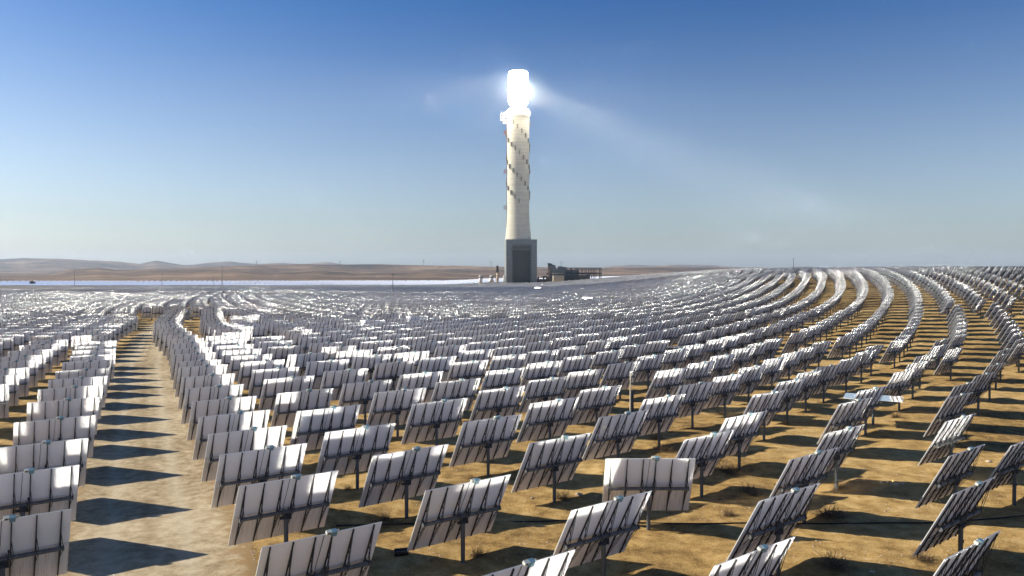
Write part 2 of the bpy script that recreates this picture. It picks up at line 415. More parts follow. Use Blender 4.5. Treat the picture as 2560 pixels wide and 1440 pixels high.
def ring_R(k): return 743.0-6.78*k
radii = []; r_ = 743.0+6.78*6
while r_ > 75:
    radii.append(r_); r_ -= 6.78 if r_ > 612 else (5.9 if r_ > 520 else (5.3 if r_ > 430 else 4.7))
dph = None
for k, Rk in enumerate(radii):
    if k < 26:
        kk = k-6; phs = []
        for m_ in np.arange(-560, 560):
            if (m_-kk) % 2: continue
            mc = min(max(m_, -7), 10)
            ex = m_-mc; phs.append(-.374+.3617*mc+.0024*mc*mc + (ex*.328 if ex < 0 else (ex*.405+.0026*ex*ex if ex < 26 else 26*.405+.0026*676+(ex-26)*.54)))
        dph = .7
    else:
        if dph is None or k == 26 or math.radians(dph)*Rk < 6.7: dph = math.degrees(9.0/Rk)
        phs = np.arange(-180+dph*.25, 180, dph)+(dph/2 if k % 2 else 0)
    for ph in phs:
        if abs(ph) > 180: continue
        a = R(ph); x = TC[0]+Rk*math.sin(a); y = TC[1]-Rk*math.cos(a)
        if y < 7 or y > 1095 or (y < 60 and abs(x) > 75) or abs(x) > .70*y+14: continue
        if float(road_d(np.array([x]), np.array([y]))[0]) < 6.3: continue
        if -78 < x and y < 122 and x < -19-.47*(y-40) and x > -19-.47*(y-40)-9: continue
        put(x, y, 5.7 if y < 135 else 5.3)
pts = np.array(pts)
keep = np.ones(len(pts), bool)
# no mirrors where the power block stands
keep &= ~((np.abs(pts[:, 0]-40) < 75) & (np.abs(pts[:, 1]-800) < 60))
pts = pts[keep]
cen = np.column_stack([pts, gz(pts[:, 0], pts[:, 1])+PIV])
def aim(c, tgt=TARGET):
    t_ = tgt-c; t_ /= np.linalg.norm(t_, axis=-1, keepdims=True)
    n = t_+SD; n /= np.linalg.norm(n, axis=-1, keepdims=True); return n
nrm = aim(cen)
az = np.arctan2(-nrm[:, 0], nrm[:, 1]) + rng.normal(0, R(.22), len(pts))
tl = np.arcsin(nrm[:, 2]) + rng.normal(0, R(.22), len(pts))
odd = {}
def set_odd(x, y, a=None, t_=None, txt=None, cc=3.5):
    d = np.hypot(pts[:, 0]-x, pts[:, 1]-y); i = int(d.argmin())
    if d[i] > cc: return
    if a is not None: az[i] = R(a)
    if t_ is not None: tl[i] = R(t_)
    if txt: odd[i] = txt
set_odd(*FACING, 0, 27, 'heliostat turned square to the viewer with a dusty streaked back, beside the black hose')
set_odd(*FLAT, -27, 89, 'heliostat laid flat with its mirror to the sky, pale plate edge-on between upright ones')
set_odd(25, 122, 5, 88, 'far heliostat parked flat like a thin pale table among upright ones')
set_odd(-29, 165, 3, 14, None); set_odd(-43, 203, 8, 20, None); set_odd(11, 190, 12, -8, None)
set_odd(-112, 292, 38, 24, None); set_odd(188, 338, 0, 20, None, 8); set_odd(-20, 182, -6, 8, None)
for gx, gy in ((28.3, 297), (17, 480)):      # two or three that throw the sun at the viewer
    i = int(np.hypot(pts[:, 0]-gx, pts[:, 1]-gy).argmin()); nn = aim(cen[i], np.array([0, 0, CAMZ+gy*.055]))
    az[i] = math.atan2(-nn[0], nn[1]); tl[i] = math.asin(nn[2])
base = cen.copy(); base[:, 2] -= PIV
base[:, 0] -= -np.sin(az)*PY*np.cos(tl); base[:, 1] -= np.cos(az)*PY*np.cos(tl)
base[:, 2] = gz(base[:, 0], base[:, 1])
dist = np.hypot(pts[:, 0], pts[:, 1])
order = np.argsort(dist)
inview = (np.abs(pts[:, 0]) < .665*pts[:, 1]+3) & (pts[:, 1] > 26.5)
order = [i for i in order if inview[i]]
near = order[:300]; nset = set(near)

proto = make_heliostat()
ORD = ['first','second','third','fourth','fifth','sixth','seventh','eighth','ninth','tenth','eleventh','twelfth','thirteenth','fourteenth','fifteenth','sixteenth','seventeenth','eighteenth','nineteenth','twentieth']
FULL = 170
# joined copy for those too small to show parts
def joined():
    b = MB()
    return b
def road_side(x, y):
    return x < np.interp(y, ROADC[:, 1], ROADC[:, 0])
def row_of(x, y):
    d = np.array([x, y])-TC; Rr = math.hypot(*d); ph = math.degrees(math.atan2(d[0], -d[1]))
    m_ = min(max((ph+.374)/.3617, -7), 11); kk = 0.
    if x < -19-.47*(y-40): return round((743+3-Rr)/6.78)
    for _ in range(20): kk = (742.9-.907*m_*(1 if kk < 8 else 8/kk)+.114*min(kk, 8)*m_-.03*m_*m_+.022*min(kk, 8)**2-Rr)/7.0
    return round(kk)
rows = {}
for i in near:
    side = 'left' if road_side(pts[i, 0], pts[i, 1]) else 'right'
    rows.setdefault((row_of(*pts[i]), side), []).append(i)
kmin = min(q[0] for q in rows); lab = {}
def ordw(n): return ORD[n-1] if n <= len(ORD) else {2: 'twenty-', 3: 'thirty-'}[n//10]+ORD[n % 10-1] if n % 10 else 'thirtieth'
for (kk, side), L in rows.items():
    L.sort(key=lambda i: pts[i, 0], reverse=(side == 'left'))
    for n_, i in enumerate(L):
        lab[i] = 'heliostat, %s to the %s of the dirt road in the %s curved row back' % (ordw(n_+1), side, ordw(kk-kmin+1))
first = True
for n_, i in enumerate(near):
    o = proto if first else copy_tree(proto)
    first = False
    pose(o, base[i, 0], base[i, 1], base[i, 2], az[i], tl[i])
    tag(o, odd.get(i, lab[i]), 'heliostat', 'heliostats in curved rows around the tower')

# the rest of the field, one object
def unit(detail):
    """returns verts in two sets: head (rotating with tilt) and foot; faces with material index"""
    b = MB(); x, z = PW/2, PH/2; y0, y1 = PY, PY+.04
    b.add([(-x, y0, -z), (x, y0, -z), (x, y0, z), (-x, y0, z)], [(0, 1, 2, 3)], 0)
    b.add([(-x, y1, -z), (x, y1, -z), (x, y1, z), (-x, y1, z)], [(3, 2, 1, 0)], 1)
    for a, c in (((-x, -z), (x, -z)), ((x, -z), (x, z)), ((x, z), (-x, z)), ((-x, z), (-x, -z))):
        b.add([(a[0], y0, a[1]), (c[0], y0, c[1]), (c[0], y1, c[1]), (a[0], y1, a[1])], [(3, 2, 1, 0)], 2)
    if detail > 0:
        for rx in RIBX: b.box((rx, PY-.035, 0), (.06, .07, z*2-.06), 3)
        b.bar((-2.36, 0, 0), (2.32, 0, 0), .19, n=4, mi=4)
    if detail > 1:
        for rx in RIBX:
            for s_ in (-1, 1): b.bar((rx, -.05, s_*.05), (rx, PY-.06, s_*1.6), .035, n=4, mi=3)
        b.box((.25, PY, z+.07), (.45, .18, .15), 4)
    hv = np.array(b.v); hf = [f for f in b.f]; hm = b.m
    p = MB(); p.bar((0, 0, -.3), (0, 0, PIV-.05), .21, n=4 if detail < 2 else 6, mi=5)
    fv = np.array(p.v); ff = [f for f in p.f if len(f) == 4]; fm = [5]*len(ff)
    F = np.array([f for f in hf]+[tuple(q+len(hv) for q in f) for f in ff]); 
    return hv, fv, F, np.array(hm+fm)
def field(name, ids, detail):
    hv, fv, F, mi = unit(detail); n = len(ids); nv = len(hv)+len(fv)
    a = az[ids]; t_ = tl[ids]; B = base[ids]
    ct, st = np.cos(t_)[:, None], np.sin(t_)[:, None]; ca, sa = np.cos(a)[:, None], np.sin(a)[:, None]
    X = np.broadcast_to(hv[:, 0], (n, len(hv))); Y = hv[:, 1]*ct-hv[:, 2]*st; Z = hv[:, 1]*st+hv[:, 2]*ct+PIV
    X = np.concatenate([X, np.broadcast_to(fv[:, 0], (n, len(fv)))], 1); Y = np.concatenate([Y, np.broadcast_to(fv[:, 1], (n, len(fv)))], 1); Z = np.concatenate([Z, np.broadcast_to(fv[:, 2], (n, len(fv)))], 1)
    VX = X*ca-Y*sa+B[:, 0:1]; VY = X*sa+Y*ca+B[:, 1:2]; VZ = Z+B[:, 2:3]
    V = np.stack([VX, VY, VZ], -1).reshape(-1, 3)
    FF = (F[None]+np.arange(n)[:, None, None]*nv).reshape(-1, 4); MM = np.tile(mi, n)
    return V, FF, MM
rest = np.array([i for i in range(len(pts)) if i not in nset])
dr = dist[rest]
VV = []; FFs = []; MMs = []; off = 0
for lo, hi, det in ((0, 260, 2), (260, 520, 1), (520, 5000, 0)):
    ids = rest[(dr >= lo) & (dr < hi)]
    if not len(ids): continue
    V, F, mm = field('f', ids, det)
    if lo >= 520: mm = np.where(mm == 1, 6, mm)
    VV.append(V); FFs.append(F+off); MMs.append(mm); off += len(V)
V = np.concatenate(VV); F = np.concatenate(FFs); mm = np.concatenate(MMs)
fo = link('heliostat_field', nmesh('heliostat_field', V, F, [M['farback'], M['mirror'], M['edge'], M['rib'], M['steel'], M['post'], M['mirror_far']], mm))
tag(fo, 'thousands of far white-backed heliostats filling the plain up to the tower', 'heliostats', kind='stuff')
print('HELIO', len(pts), 'rest', len(rest), 'faces', len(F), 'far near-set dist', dist[near[-1]])

# ------------------------------------------------------------------ tower
def pxz(D, py): return CAMZ + D*math.tan(math.atan((720-py)/1947.)-R(1.30))
def pxx(D, px): return (px-1280)/1947.*D
m = M['concrete'] = mat('tower_concrete', (.5, .48, .42), .85, 0, .2); t = NT(m)
tc = t.n('ShaderNodeTexCoord').outputs['Object']
band = t.noise(t.mapping(tc, (.02, .02, .9)), 1.0, 3, .5)
fine = t.noise(t.mapping(tc, (.15, .15, .5)), 1.2, 6, .7)
wave = t.n('ShaderNodeTexWave', wave_type='BANDS', bands_direction='Z'); wave.inputs['Scale'].default_value = .085; wave.inputs['Distortion'].default_value = .3; t.l(tc, wave.inputs['Vector'])
c = t.ramp(band, [(.3, (.42, .385, .29)), (.7, (.56, .525, .41))])
c = t.mix(t.ramp(fine, [(.42, (0, 0, 0)), (.75, (.55, .55, .55))]), c, (.30, .30, .28))
c = t.mix(t.ramp(wave.outputs['Fac'], [(.0, (.5, .5, .5)), (.06, (0, 0, 0))]), c, (.33, .32, .29))
t.l(c, t.b.inputs['Base Color']); t.bump(fine, .3, .3)
m = M['concrete2'] = mat('base_concrete', (.3, .32, .32), .9, 0, .2); t = NT(m)
tc = t.n('ShaderNodeTexCoord').outputs['Object']
f1 = t.noise(t.mapping(tc, (.25, .25, 1.6)), 1.0, 6, .7); f2 = t.noise(t.mapping(tc, (1, 1, .2)), .5, 4, .6)
c = t.mix(t.math('MULTIPLY', f2, .5), t.ramp(f1, [(.3, (.085, .10, .10)), (.7, (.20, .225, .225))]), (.24, .25, .25))
t.l(c, t.b.inputs['Base Color']); t.bump(f1, .3, .3)
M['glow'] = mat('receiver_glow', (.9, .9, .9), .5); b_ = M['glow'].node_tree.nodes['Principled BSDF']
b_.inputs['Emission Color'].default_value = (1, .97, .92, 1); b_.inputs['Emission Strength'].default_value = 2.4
M['white'] = mat('white_cladding', (.52, .51, .47), .6)
M['rust'] = mat('orange_steel', (.32, .13, .07), .6, .2)
M['darksteel'] = mat('dark_plant_steel', (.055, .06, .065), .6, .2)
M['bluesteel'] = mat('plant_pipework', (.14, .17, .19), .6, .2)
M['beige'] = mat('beige_cladding', (.55, .50, .38), .7)
TX, TY = 6.3, 795.0
tw = empty('solar_tower', (TX, TY, 0)); tw.scale = (1, 1, .975); tag(tw, 'tall pale concrete solar tower with a blazing white receiver above the mirror field', 'tower')
prof = [(13.4, 44), (13.1, 47), (12.6, 54), (11.9, 62), (11.4, 70), (11.2, 80), (11.15, 100), (11.15, 140), (11.25, 165), (11.5, 176)]
b = MB(); b.lathe(prof, 72); b.build('shaft', M['concrete'], tw, True)
b = MB(); b.lathe([(11.5, 176), (11.9, 176.2), (11.9, 178.3), (11.4, 178.5), (11.4, 181.5), (11.0, 182.6), (8.2, 183.2), (8.2, 185.2), (7.6, 185.4), (7.6, 187.6)], 64)
b.build('collar', M['white'], tw)
b = MB()
for k in range(24):
    a = k*2*math.pi/24; b.box((0, 0, 0), (1.3, .5, 1.6), M=Matrix.Translation((11.9*math.cos(a), 11.9*math.sin(a), 179.4))@Matrix.Rotation(a, 4, 'Z'))
b.lathe([(12.3, 178.35), (12.3, 178.6)], 64); b.lathe([(12.2, 180.1), (12.2, 180.3)], 64)
b.build('walkway', M['white'], tw)
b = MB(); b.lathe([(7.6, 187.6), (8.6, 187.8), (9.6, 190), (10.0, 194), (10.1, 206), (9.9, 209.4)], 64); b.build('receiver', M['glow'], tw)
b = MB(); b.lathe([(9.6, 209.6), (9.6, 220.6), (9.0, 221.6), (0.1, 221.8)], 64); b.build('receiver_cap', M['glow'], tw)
# helical strakes: short upright fins stepping round the shaft
M['strake'] = mat('strake_panel', (.20, .19, .15), .8)
sb = MB(); sb.box((.55, 0, 0), (1.3, 1.0, 4.4)); sb.box((.2, .55, 0), (.6, .3, 4.7)); sme = sb.mesh('strake', M['strake'])
for st in range(3):
    for k in range(19):
        z = 87+4.5*k
        a = R(195)+st*2*math.pi/3 - (z-103.3)/75.*2*math.pi
        o = link('strake', sme, tw); rr = 11.2
        o.location = (rr*math.cos(a), rr*math.sin(a), z); o.rotation_euler = (0, 0, a)
b = MB(); aL = R(186)
lx, ly = 11.4*math.cos(aL), 11.4*math.sin(aL)
for dx in (-.5, .5): b.bar((lx-.6, ly+dx, 47), (lx-.6, ly+dx, 176), .25)
for z in range(48, 176, 3): b.bar((lx-.6, ly-.5, z), (lx-.6, ly+.5, z), .18); b.bar((lx-.6, ly, z), (lx+.8, ly, z+.6), .18)
b.build('ladder', M['rust'], tw)
for z in (80, 117.5, 157.5):
    b = MB()
    for q in (0, 1.4, 2.8): b.box((-13.2, 0, z+q), (3.0, 3.6, .22))
    for i in (-1, 1):
        for j in (-1, 1): b.bar((-13.2+i*1.4, j*1.7, z-2.2), (-13.2+i*1.4, j*1.7, z+4), .22)
    b.bar((-14.6, -1.7, z-2.2), (-11.9, -1.7, z+2), .18); b.bar((-14.6, 1.7, z+2.8), (-11.9, 1.7, z), .18)
    b.build('platform', M['rust'], tw)
b = MB()
for i, (x0, x1, z0) in enumerate(((-17.5, -11.4, 178), (-18.3, -11.4, 175), (-18, -11.4, 172), (-15.5, -11.2, 169))):
    b.box(((x0+x1)/2, 0, z0), (x1-x0, 4, .35))
    for q in (-1.9, 1.9):
        b.bar((x0, q, z0), (x0+(.3 if i else .8), q, z0+3), .3); b.bar((x0, q, z0), (x1, q, z0+3), .25); b.bar(((x0+x1)/2, q, z0), ((x0+x1)/2, q, z0+3), .25)
b.build('side_platform', M['white'], tw)
# base block with deep open bay
bb = empty('tower_base', (8.6, 795, 0), R(4)); bb.parent = None
bb.parent = tw; bb.location = (2.3, 0, 0)
b = MB(); H = 47.2
b.box((-12.6, -1.5, H/2-1), (5.8, 27, H+2)); b.box((12.6, -1.5, H/2-1), (5.8, 27, H+2))
b.box((0, 5.5, H/2-1), (19.4, 13, H+2)); b.box((0, -8.5, H-2.8), (19.396, 12.99, 5.59))
b.build('wall', M['concrete2'], bb)
b = MB()
b.bar((-9.6, -15.6, 40.6), (9.6, -15.6, 40.6), .45); b.bar((-9.6, -15.6, 36.5), (-7, -15.6, 40.4), .35); b.bar((9.6, -15.6, 36.5), (7, -15.6, 40.4), .35)
for x in (-9.3, 9.3): b.bar((x, -15.4, 0), (x, -15.4, 40.3), .35)
b.build('door_frame', M['bluesteel'], bb)
b = MB(); b.box((0, -1.35, 18), (19, .5, 36))
for z in range(3, 40, 4): b.box((0, -1.7, z), (19, .25, .3))
b.build('bay_door', M['darksteel'], bb)

# ------------------------------------------------------------------ power block beside the tower
D = 850.
def X(px): return pxx(D, px)
def Z(py): return max(pxz(D, py), -.5)
pb = empty('condenser_structure', (X(1435), D, 0)); tag(pb, 'dark steel cooling and pipe structure right of the tower base', 'plant structure')
ox = X(1435)
b = MB()
for px in (1416, 1428, 1440, 1445.5, 1455, 1464, 1473, 1481, 1488, 1500.5):
    for yy in (-8, 8): b.bar((X(px)-ox, yy, 0), (X(px)-ox, yy, Z(670)), .9 if px in (1428, 1500.5) else .55)
for py, th in ((670, .8), (674.5, .4), (683, 1.5)):
    for yy in (-8, 8): b.bar((X(1414)-ox, yy, Z(py)), (X(1502)-ox, yy, Z(py)), th)
for px in (1416, 1440, 1464, 1488, 1500.5): b.bar((X(px)-ox, -8, Z(670)), (X(px)-ox, 8, Z(670)), .6); b.bar((X(px)-ox, -8, Z(683)), (X(px)-ox, 8, Z(683)), .6)
for a_, c_ in ((1464, 1473), (1481, 1488)): b.bar((X(a_)-ox, -8, Z(683)), (X(c_)-ox, -8, Z(692)), .4)
b.build('steel_frame', M['darksteel'], pb)
b = MB(); b.box((X(1430)-ox, 0, Z(679)), (X(1446)-X(1414), 13, Z(673.5)-Z(683)-1)); b.box((X(1430)-ox, 0, Z(686)), (X(1446)-X(1414), 13, 2.2)); b.build('fan_deck', M['bluesteel'], pb)
b = MB(); random.seed(3)
b.box((X(1392)-ox, 0, Z(692)), (X(1412)-X(1371), 12, Z(675)-Z(708)))
for i in range(46):
    px = random.uniform(1370, 1414); py = random.uniform(667, 688); h = random.uniform(1, 4.5)
    b.box((X(px)-ox, random.uniform(-9, -6), Z(py)), (random.uniform(1, 5), random.uniform(1, 3), h))
for i in range(16):
    px = random.uniform(1370, 1412); b.bar((X(px)-ox, -9, Z(704)), (X(px)-ox, -9, Z(random.uniform(666, 673))), .35)
for i in range(8):
    py = random.uniform(669, 697); b.bar((X(1369)-ox, -9.4, Z(py)), (X(1413)-ox, -9.4, Z(py)), .35)
b.build('boiler_block', M['bluesteel'], pb)
for px, py in ((1370.5, 660), (1374, 660.5), (1378, 661.5), (1381, 664)):
    b = MB(); b.lathe([(.8, Z(675)), (.8, Z(py)), (1.0, Z(py)+.1), (1.0, Z(py)+1)], 12, (X(px)-ox, -5, 0)); b.build('exhaust_pipe', M['darksteel'], pb)
b = MB()
for px in range(1400, 1418, 3): b.bar((X(px)-ox, -7, Z(672)), (X(px)-ox, -7, Z(668)), .3)
b.bar((X(1369.5)-ox, -9, Z(703)), (X(1369.5)-ox, -9, Z(667)), .8); b.bar((X(1372.5)-ox, -9, Z(703)), (X(1372.5)-ox, -9, Z(667)), .8)
b.build('pipe_rack', M['rust'], pb)
o = MB(); o.box((0, 0, 4.2), (X(1406.5)-X(1380), 10, Z(687.5)+.5)); o.box((0, 0, Z(687.5)+1.9), (X(1406.5)-X(1380)+.6, 10.6, .4)); o = o.build('beige_building', M['beige'], None, loc=(X(1393), 828, 0)); tag(o, 'small plain beige building in front of the dark pipe structure', 'building')
b = MB(); w_ = X(1471)-X(1407); b.box((0, 0, Z(688)/2), (w_, 14, Z(688)))
for k in range(14): b.box((-w_/2+2+k*2.1, -7.1, Z(694)), (.25, .2, Z(688)-Z(700)))
b.box((w_/2-1.2, 0, Z(687)), (2.2, 8, 2)); o = b.build('turbine_hall', M['darksteel'], None, loc=(X(1439), 840, 0)); tag(o, 'long low dark turbine hall under the open steel frame', 'building')
b = MB(); random.seed(5)
b.box((0, 0, Z(702)/2+1), (X(1372)-X(1340), 12, Z(702)+2))
for i in range(26): b.box((random.uniform(-6.5, 6.5), random.uniform(-6, 5), Z(random.uniform(692, 702))), (random.uniform(.8, 3), 2, random.uniform(1, 3)))
o = b.build('pipe_yard', M['dark'], None, loc=(X(1356), 842, 0)); tag(o, 'black low tangle of pipes and pumps right beside the tower foot', 'plant structure')
D = 800.
for px, px1, py, lb in ((1198.5, 1206.5, 690, 'cream cylindrical tank with a dark band, farthest left of the tower foot'), (1225, 1233.5, 690, 'cream cylindrical tank with a dark band behind the small cream hut'), (1258, 1261.5, 690, 'slim cream column standing against the tower block')):
    r_ = (X(px1)-X(px))/2; tk = empty('storage_tank', (X((px+px1)/2), D-14, 0)); tag(tk, lb, 'tank')
    b = MB(); b.lathe([(r_, 0), (r_, Z(py))], 32); b.lathe([(r_*.99, Z(py)), (r_*.9, Z(py)+.5), (.05, Z(py)+.9)], 32); b.build('shell', M['white'], tk, True)
    b = MB()
    if r_ > 1: b.lathe([(r_*1.02, Z(694)), (r_*1.06, Z(694)+.1), (r_*1.06, Z(691.5)), (r_*1.02, Z(691.5)+.1)], 32)
    b.bar((r_+.6, -.4, 0), (r_+.6, -.4, Z(py)+.6), .25); b.bar((r_+.6, .4, 0), (r_+.6, .4, Z(py)+.6), .25); b.build('band', M['darksteel'], tk)
sk = empty('flue_stack', (X(1244), D-10, 0)); tag(sk, 'thin dark topped flue stack with rusty platforms left of the tower', 'chimney')
b = MB(); b.lathe([(1.1, 0), (1.1, Z(681))], 20); b.build('lower_flue', M['beige'], sk, True)
b = MB(); b.lathe([(1.15, Z(681)), (1.1, Z(666)), (1.5, Z(665.6)), (1.5, Z(664.5))], 20); b.build('upper_flue', M['darksteel'], sk, True)
b = MB()
for py in (681, 689, 697.5, 708): b.box((0, 0, Z(py)), (3.4, 3.4, .35)); b.box((0, -1.65, Z(py)+.6), (3.4, .1, .12))
for i in (-1, 1):
    for j in (-1, 1): b.bar((i*1.6, j*1.6, 0), (i*1.6, j*1.6, Z(680)), .25)
b.build('gallery', M['rust'], sk)
b = MB(); b.box((0, 0, 2.2), (X(1236)-X(1226), 5, 5.6)); b.box((1.9, 0, 5.1), (8, 5.4, .25)); o = b.build('pump_hut', M['beige'], None, loc=(X(1231), D-22, 0)); tag(o, 'tiny cream hut among the rear mirrors in front of a tank', 'building')

# ------------------------------------------------------------------ hills
yA = [(-700, 700), (-300, 700), (60, 697), (130, 684), (190, 672), (250, 669), (290, 674), (420, 672), (500, 670), (600, 666), (680, 663), (760, 661), (850, 661), (960, 662.5), (1100, 664.5), (1260, 667), (1400, 668), (1500, 670), (1560, 668.5), (1650, 668), (1730, 669.5), (1900, 669), (2560, 668.5), (3300, 668)]
yB = [(-700, 652), (-300, 650), (0, 648), (60, 645), (150, 646), (230, 651), (300, 655), (350, 660), (392, 653), (430, 660), (465, 664), (520, 657), (575, 653), (610, 657), (650, 660), (700, 658), (760, 661), (820, 655), (870, 662), (950, 669), (1260, 673), (1480, 673), (1540, 664.5), (1600, 662.5), (1640, 664.5), (1700, 662.5), (1770, 663.5), (1860, 669), (2000, 674), (3300, 674)]
yC = [(-700, 700), (0, 699), (120, 692), (250, 686), (330, 688), (430, 680), (560, 677), (680, 682), (800, 677), (930, 683), (1080, 680), (1200, 688), (1300, 684), (1420, 680), (1520, 688), (1700, 690), (3300, 690)]
def sky_h(tab, px, r_):
    y_ = np.interp(px, [q[0] for q in tab], [q[1] for q in tab]); return CAMZ + r_*np.tan(np.arctan((720-y_)/1947.)-R(1.30))
th = np.linspace(R(-46), R(46), 1000); rr = np.concatenate([np.linspace(1120, 4200, 190), np.linspace(4300, 11000, 90)])
TT, RR = np.meshgrid(th, rr, indexing='ij'); PX = 1280+1947*np.tan(TT)
XX, YY = RR*np.sin(TT), RR*np.cos(TT); DD = YY
rA = 3300+350*fbm(PX, PX*0, .004, 2); rB = 8200+500*fbm(PX, PX*0+9, .005, 2); rC = 2150+250*fbm(PX, PX*0+4, .008, 3)
hA = sky_h(yA, PX, rA*np.cos(TT)); hB = sky_h(yB, PX, rB*np.cos(TT)); hC = sky_h(yC, PX, rC*np.cos(TT))
nz = fbm(XX, YY, .0035, 6); ng = np.abs(fbm(XX, YY, .0016, 5))
def ridge(h, r0, wn, wf):
    d = RR-r0; p = np.where(d < 0, np.exp(-(d/wn)**2), np.exp(-(d/wf)**2)); return (h+1)*p
ZZ = np.maximum(np.maximum(ridge(hC, rC, 420, 500), ridge(hA, rA, 800, 900)), ridge(hB, rB, 1700, 1200))
amp = np.clip((RR-1150)/900, 0, 1)
ZZ = ZZ*(1-.55*np.clip(ng*2.2, 0, .8)*np.clip(1-np.exp(-((RR-rA)/260)**2), 0, 1)*np.clip(1-np.exp(-((RR-rB)/500)**2), 0, 1)*np.clip(1-np.exp(-((RR-rC)/160)**2), 0, 1)) + nz*amp*np.clip(RR/900, 1, 7)*1.5 - 1.0
ZZ = ZZ - 5*(1-sm(RR, 1180, 1420))
V = np.stack([XX, YY, ZZ], -1).reshape(-1, 3); ny_ = len(rr); i = np.arange(len(th)-1)[:, None]*ny_+np.arange(ny_-1)[None]
F = np.stack([i, i+1, i+ny_+1, i+ny_], -1).reshape(-1, 4)
F = F[:, ::-1]
m = M['hills']; t = NT(m)
tc = t.n('ShaderNodeTexCoord').outputs['Object']
n1 = t.noise(tc, .0022, 7, .6); n2 = t.noise(tc, .02, 6, .7)
c = t.ramp(t.math('ADD', t.math('MULTIPLY', n1, .6), t.math('MULTIPLY', n2, .4)), [(.42, (.05, .04, .03)), (.475, (.105, .07, .046)), (.53, (.15, .098, .06)), (.59, (.24, .165, .10))])
t.l(c, t.b.inputs['Base Color']); t.bump(n2, .5, 6)
hl = link('hills', nmesh('hills', V, F, M['hills'], smooth=True)); tag(hl, kind='structure')

# ------------------------------------------------------------------ masts and poles
def mast(px, top_py, Y, label, wpx=2.2, boxed=False):
    x = (px-1280)/1947.*Y; z0 = gz1(x, Y); z1 = pxz(Y, top_py); o = empty('mast', (x, Y, z0)); tag(o, label, 'mast')
    r_ = wpx*.75/1947*Y/2; b = MB(); b.lathe([(r_, -.3), (r_*.9, (z1-z0)*.6), (r_*.45, z1-z0)], 8); b.build('pole', M['post'] if not boxed else M['beige'], o)
    if boxed:
        b = MB(); b.box((.18, -.08, 1.7), (.26, .2, 2.6)); b.box((.30, -.10, 2.9), (.2, .2, .5)); b.build('control_box', M['darksteel'], o)
        b = MB(); b.box((.08, 0, z1-z0+.05), (.25, .25, .3)); b.bar((.1, 0, z1-z0), (.34, 0, 3.4), .03); b.build('camera_head', M['white'], o)
    else:
        b = MB(); b.bar((-r_*3, 0, (z1-z0)*.97), (r_*3, 0, (z1-z0)*.97), r_*.8); b.build('crossarm', M['darksteel'], o)
    return o
mast(1577, 933, 78, 'short pale pole with a dark cabinet strapped to it, between the middle mirrors', 5.2, True)
mast(555, 664, 296, 'tall dark mast at the far end of the dirt road', 3.0)
mast(982, 684, 340, 'slim pale mast in the far middle of the mirror field', 3.0)
mast(405, 684, 600, 'thin mast beyond the road bend in front of the brown hill', 1.8)
mast(186, 676, 760, 'thin mast at the far left edge of the field', 1.8)
mast(1983, 646, 410, 'white mast rising from the crest of the mirrored hill', 2.6)
mast(535, 690, 900, 'faint thin mast in the far plain right of the brown knoll', 1.4)
for px, tp, Yp in ((642, 651, 3200), (850, 652, 3300), (1059, 648, 3300), (1228, 652, 3300), (1403, 653, 3300)):
    x = pxx(Yp, px); o = empty('power_pylon', (x, Yp, 15)); lb = {642: 'faint pylon on the brown ridge, leftmost of five', 850: 'faint pylon on the ridge top midway to the tower', 1059: 'faint tallest pylon on the ridge left of the tower', 1228: 'faint pylon on the ridge just left of the tower block', 1403: 'faint pylon rising behind the plant pipework right of the tower'}[px]
    tag(o, lb, 'pylon', 'power pylons along the far ridge')
    b = MB(); zt = pxz(Yp, tp)-15
    for i in (-1, 1): b.bar((i*3, 0, 0), (i*.4, 0, zt), .7)
    for q in (.8, .9): b.bar((-4, 0, zt*q), (4, 0, zt*q), .6)
    b.build('lattice', M['darksteel'], o)

# ------------------------------------------------------------------ far trees
M['leaf'] = mat('olive_leaves', (.05, .06, .03), .8)
M['bark'] = mat('bark', (.09, .07, .05), .9)
def tree(px, Y, wpx, hpx, label, n=700):
    x = pxx(Y, px); z0 = gz1(x, Y); o = empty('acacia_tree', (x, Y, z0)); tag(o, label, 'tree', 'dark trees at the far edge of the field')
    W_ = wpx*.75/1947*Y/2; H_ = hpx/1947*Y
    b = MB(); b.bar((0, 0, -.3), (.1, 0, H_*.5), .5, n=6); b.bar((0, 0, H_*.3), (-W_*.5, .3, H_*.7), .3, n=5); b.bar((0, 0, H_*.3), (W_*.5, -.3, H_*.7), .3, n=5); b.build('trunk', M['bark'], o)
    b = MB(); rn = random.Random(px); cl = [(rn.uniform(-.75, .75)*W_, rn.uniform(-.4, .4)*W_, rn.uniform(.35, .72)*H_, rn.uniform(.22, .38)*W_) for _ in range(11)]
    for _ in range(n):
        c0 = rn.choice(cl); d = Vector((rn.gauss(0, 1), rn.gauss(0, 1), rn.gauss(0, 1))).normalized()*c0[3]*rn.uniform(.6, 1)
        p = Vector(c0[:3])+Vector((d.x, d.y, d.z*.55*H_/W_*1.4)); s_ = rn.uniform(.25, .55); u = Vector((rn.gauss(0, 1), rn.gauss(0, 1), rn.gauss(0, 1))).normalized(); v_ = u.orthogonal().normalized()
        b.add([p-u*s_, p+v_*s_, p+u*s_, p-v_*s_], [(0, 1, 2, 3)])
    b.build('crown', M['leaf'], o)
tree(1107, 770, 46, 11, 'dark spreading acacia clump before the shining far mirrors', 1300)
tree(460, 830, 26, 8, 'small dark tree standing left in the shining far mirrors')
tree(82, 1000, 20, 14, 'dark tree beneath the blue hills at the far left', 500)

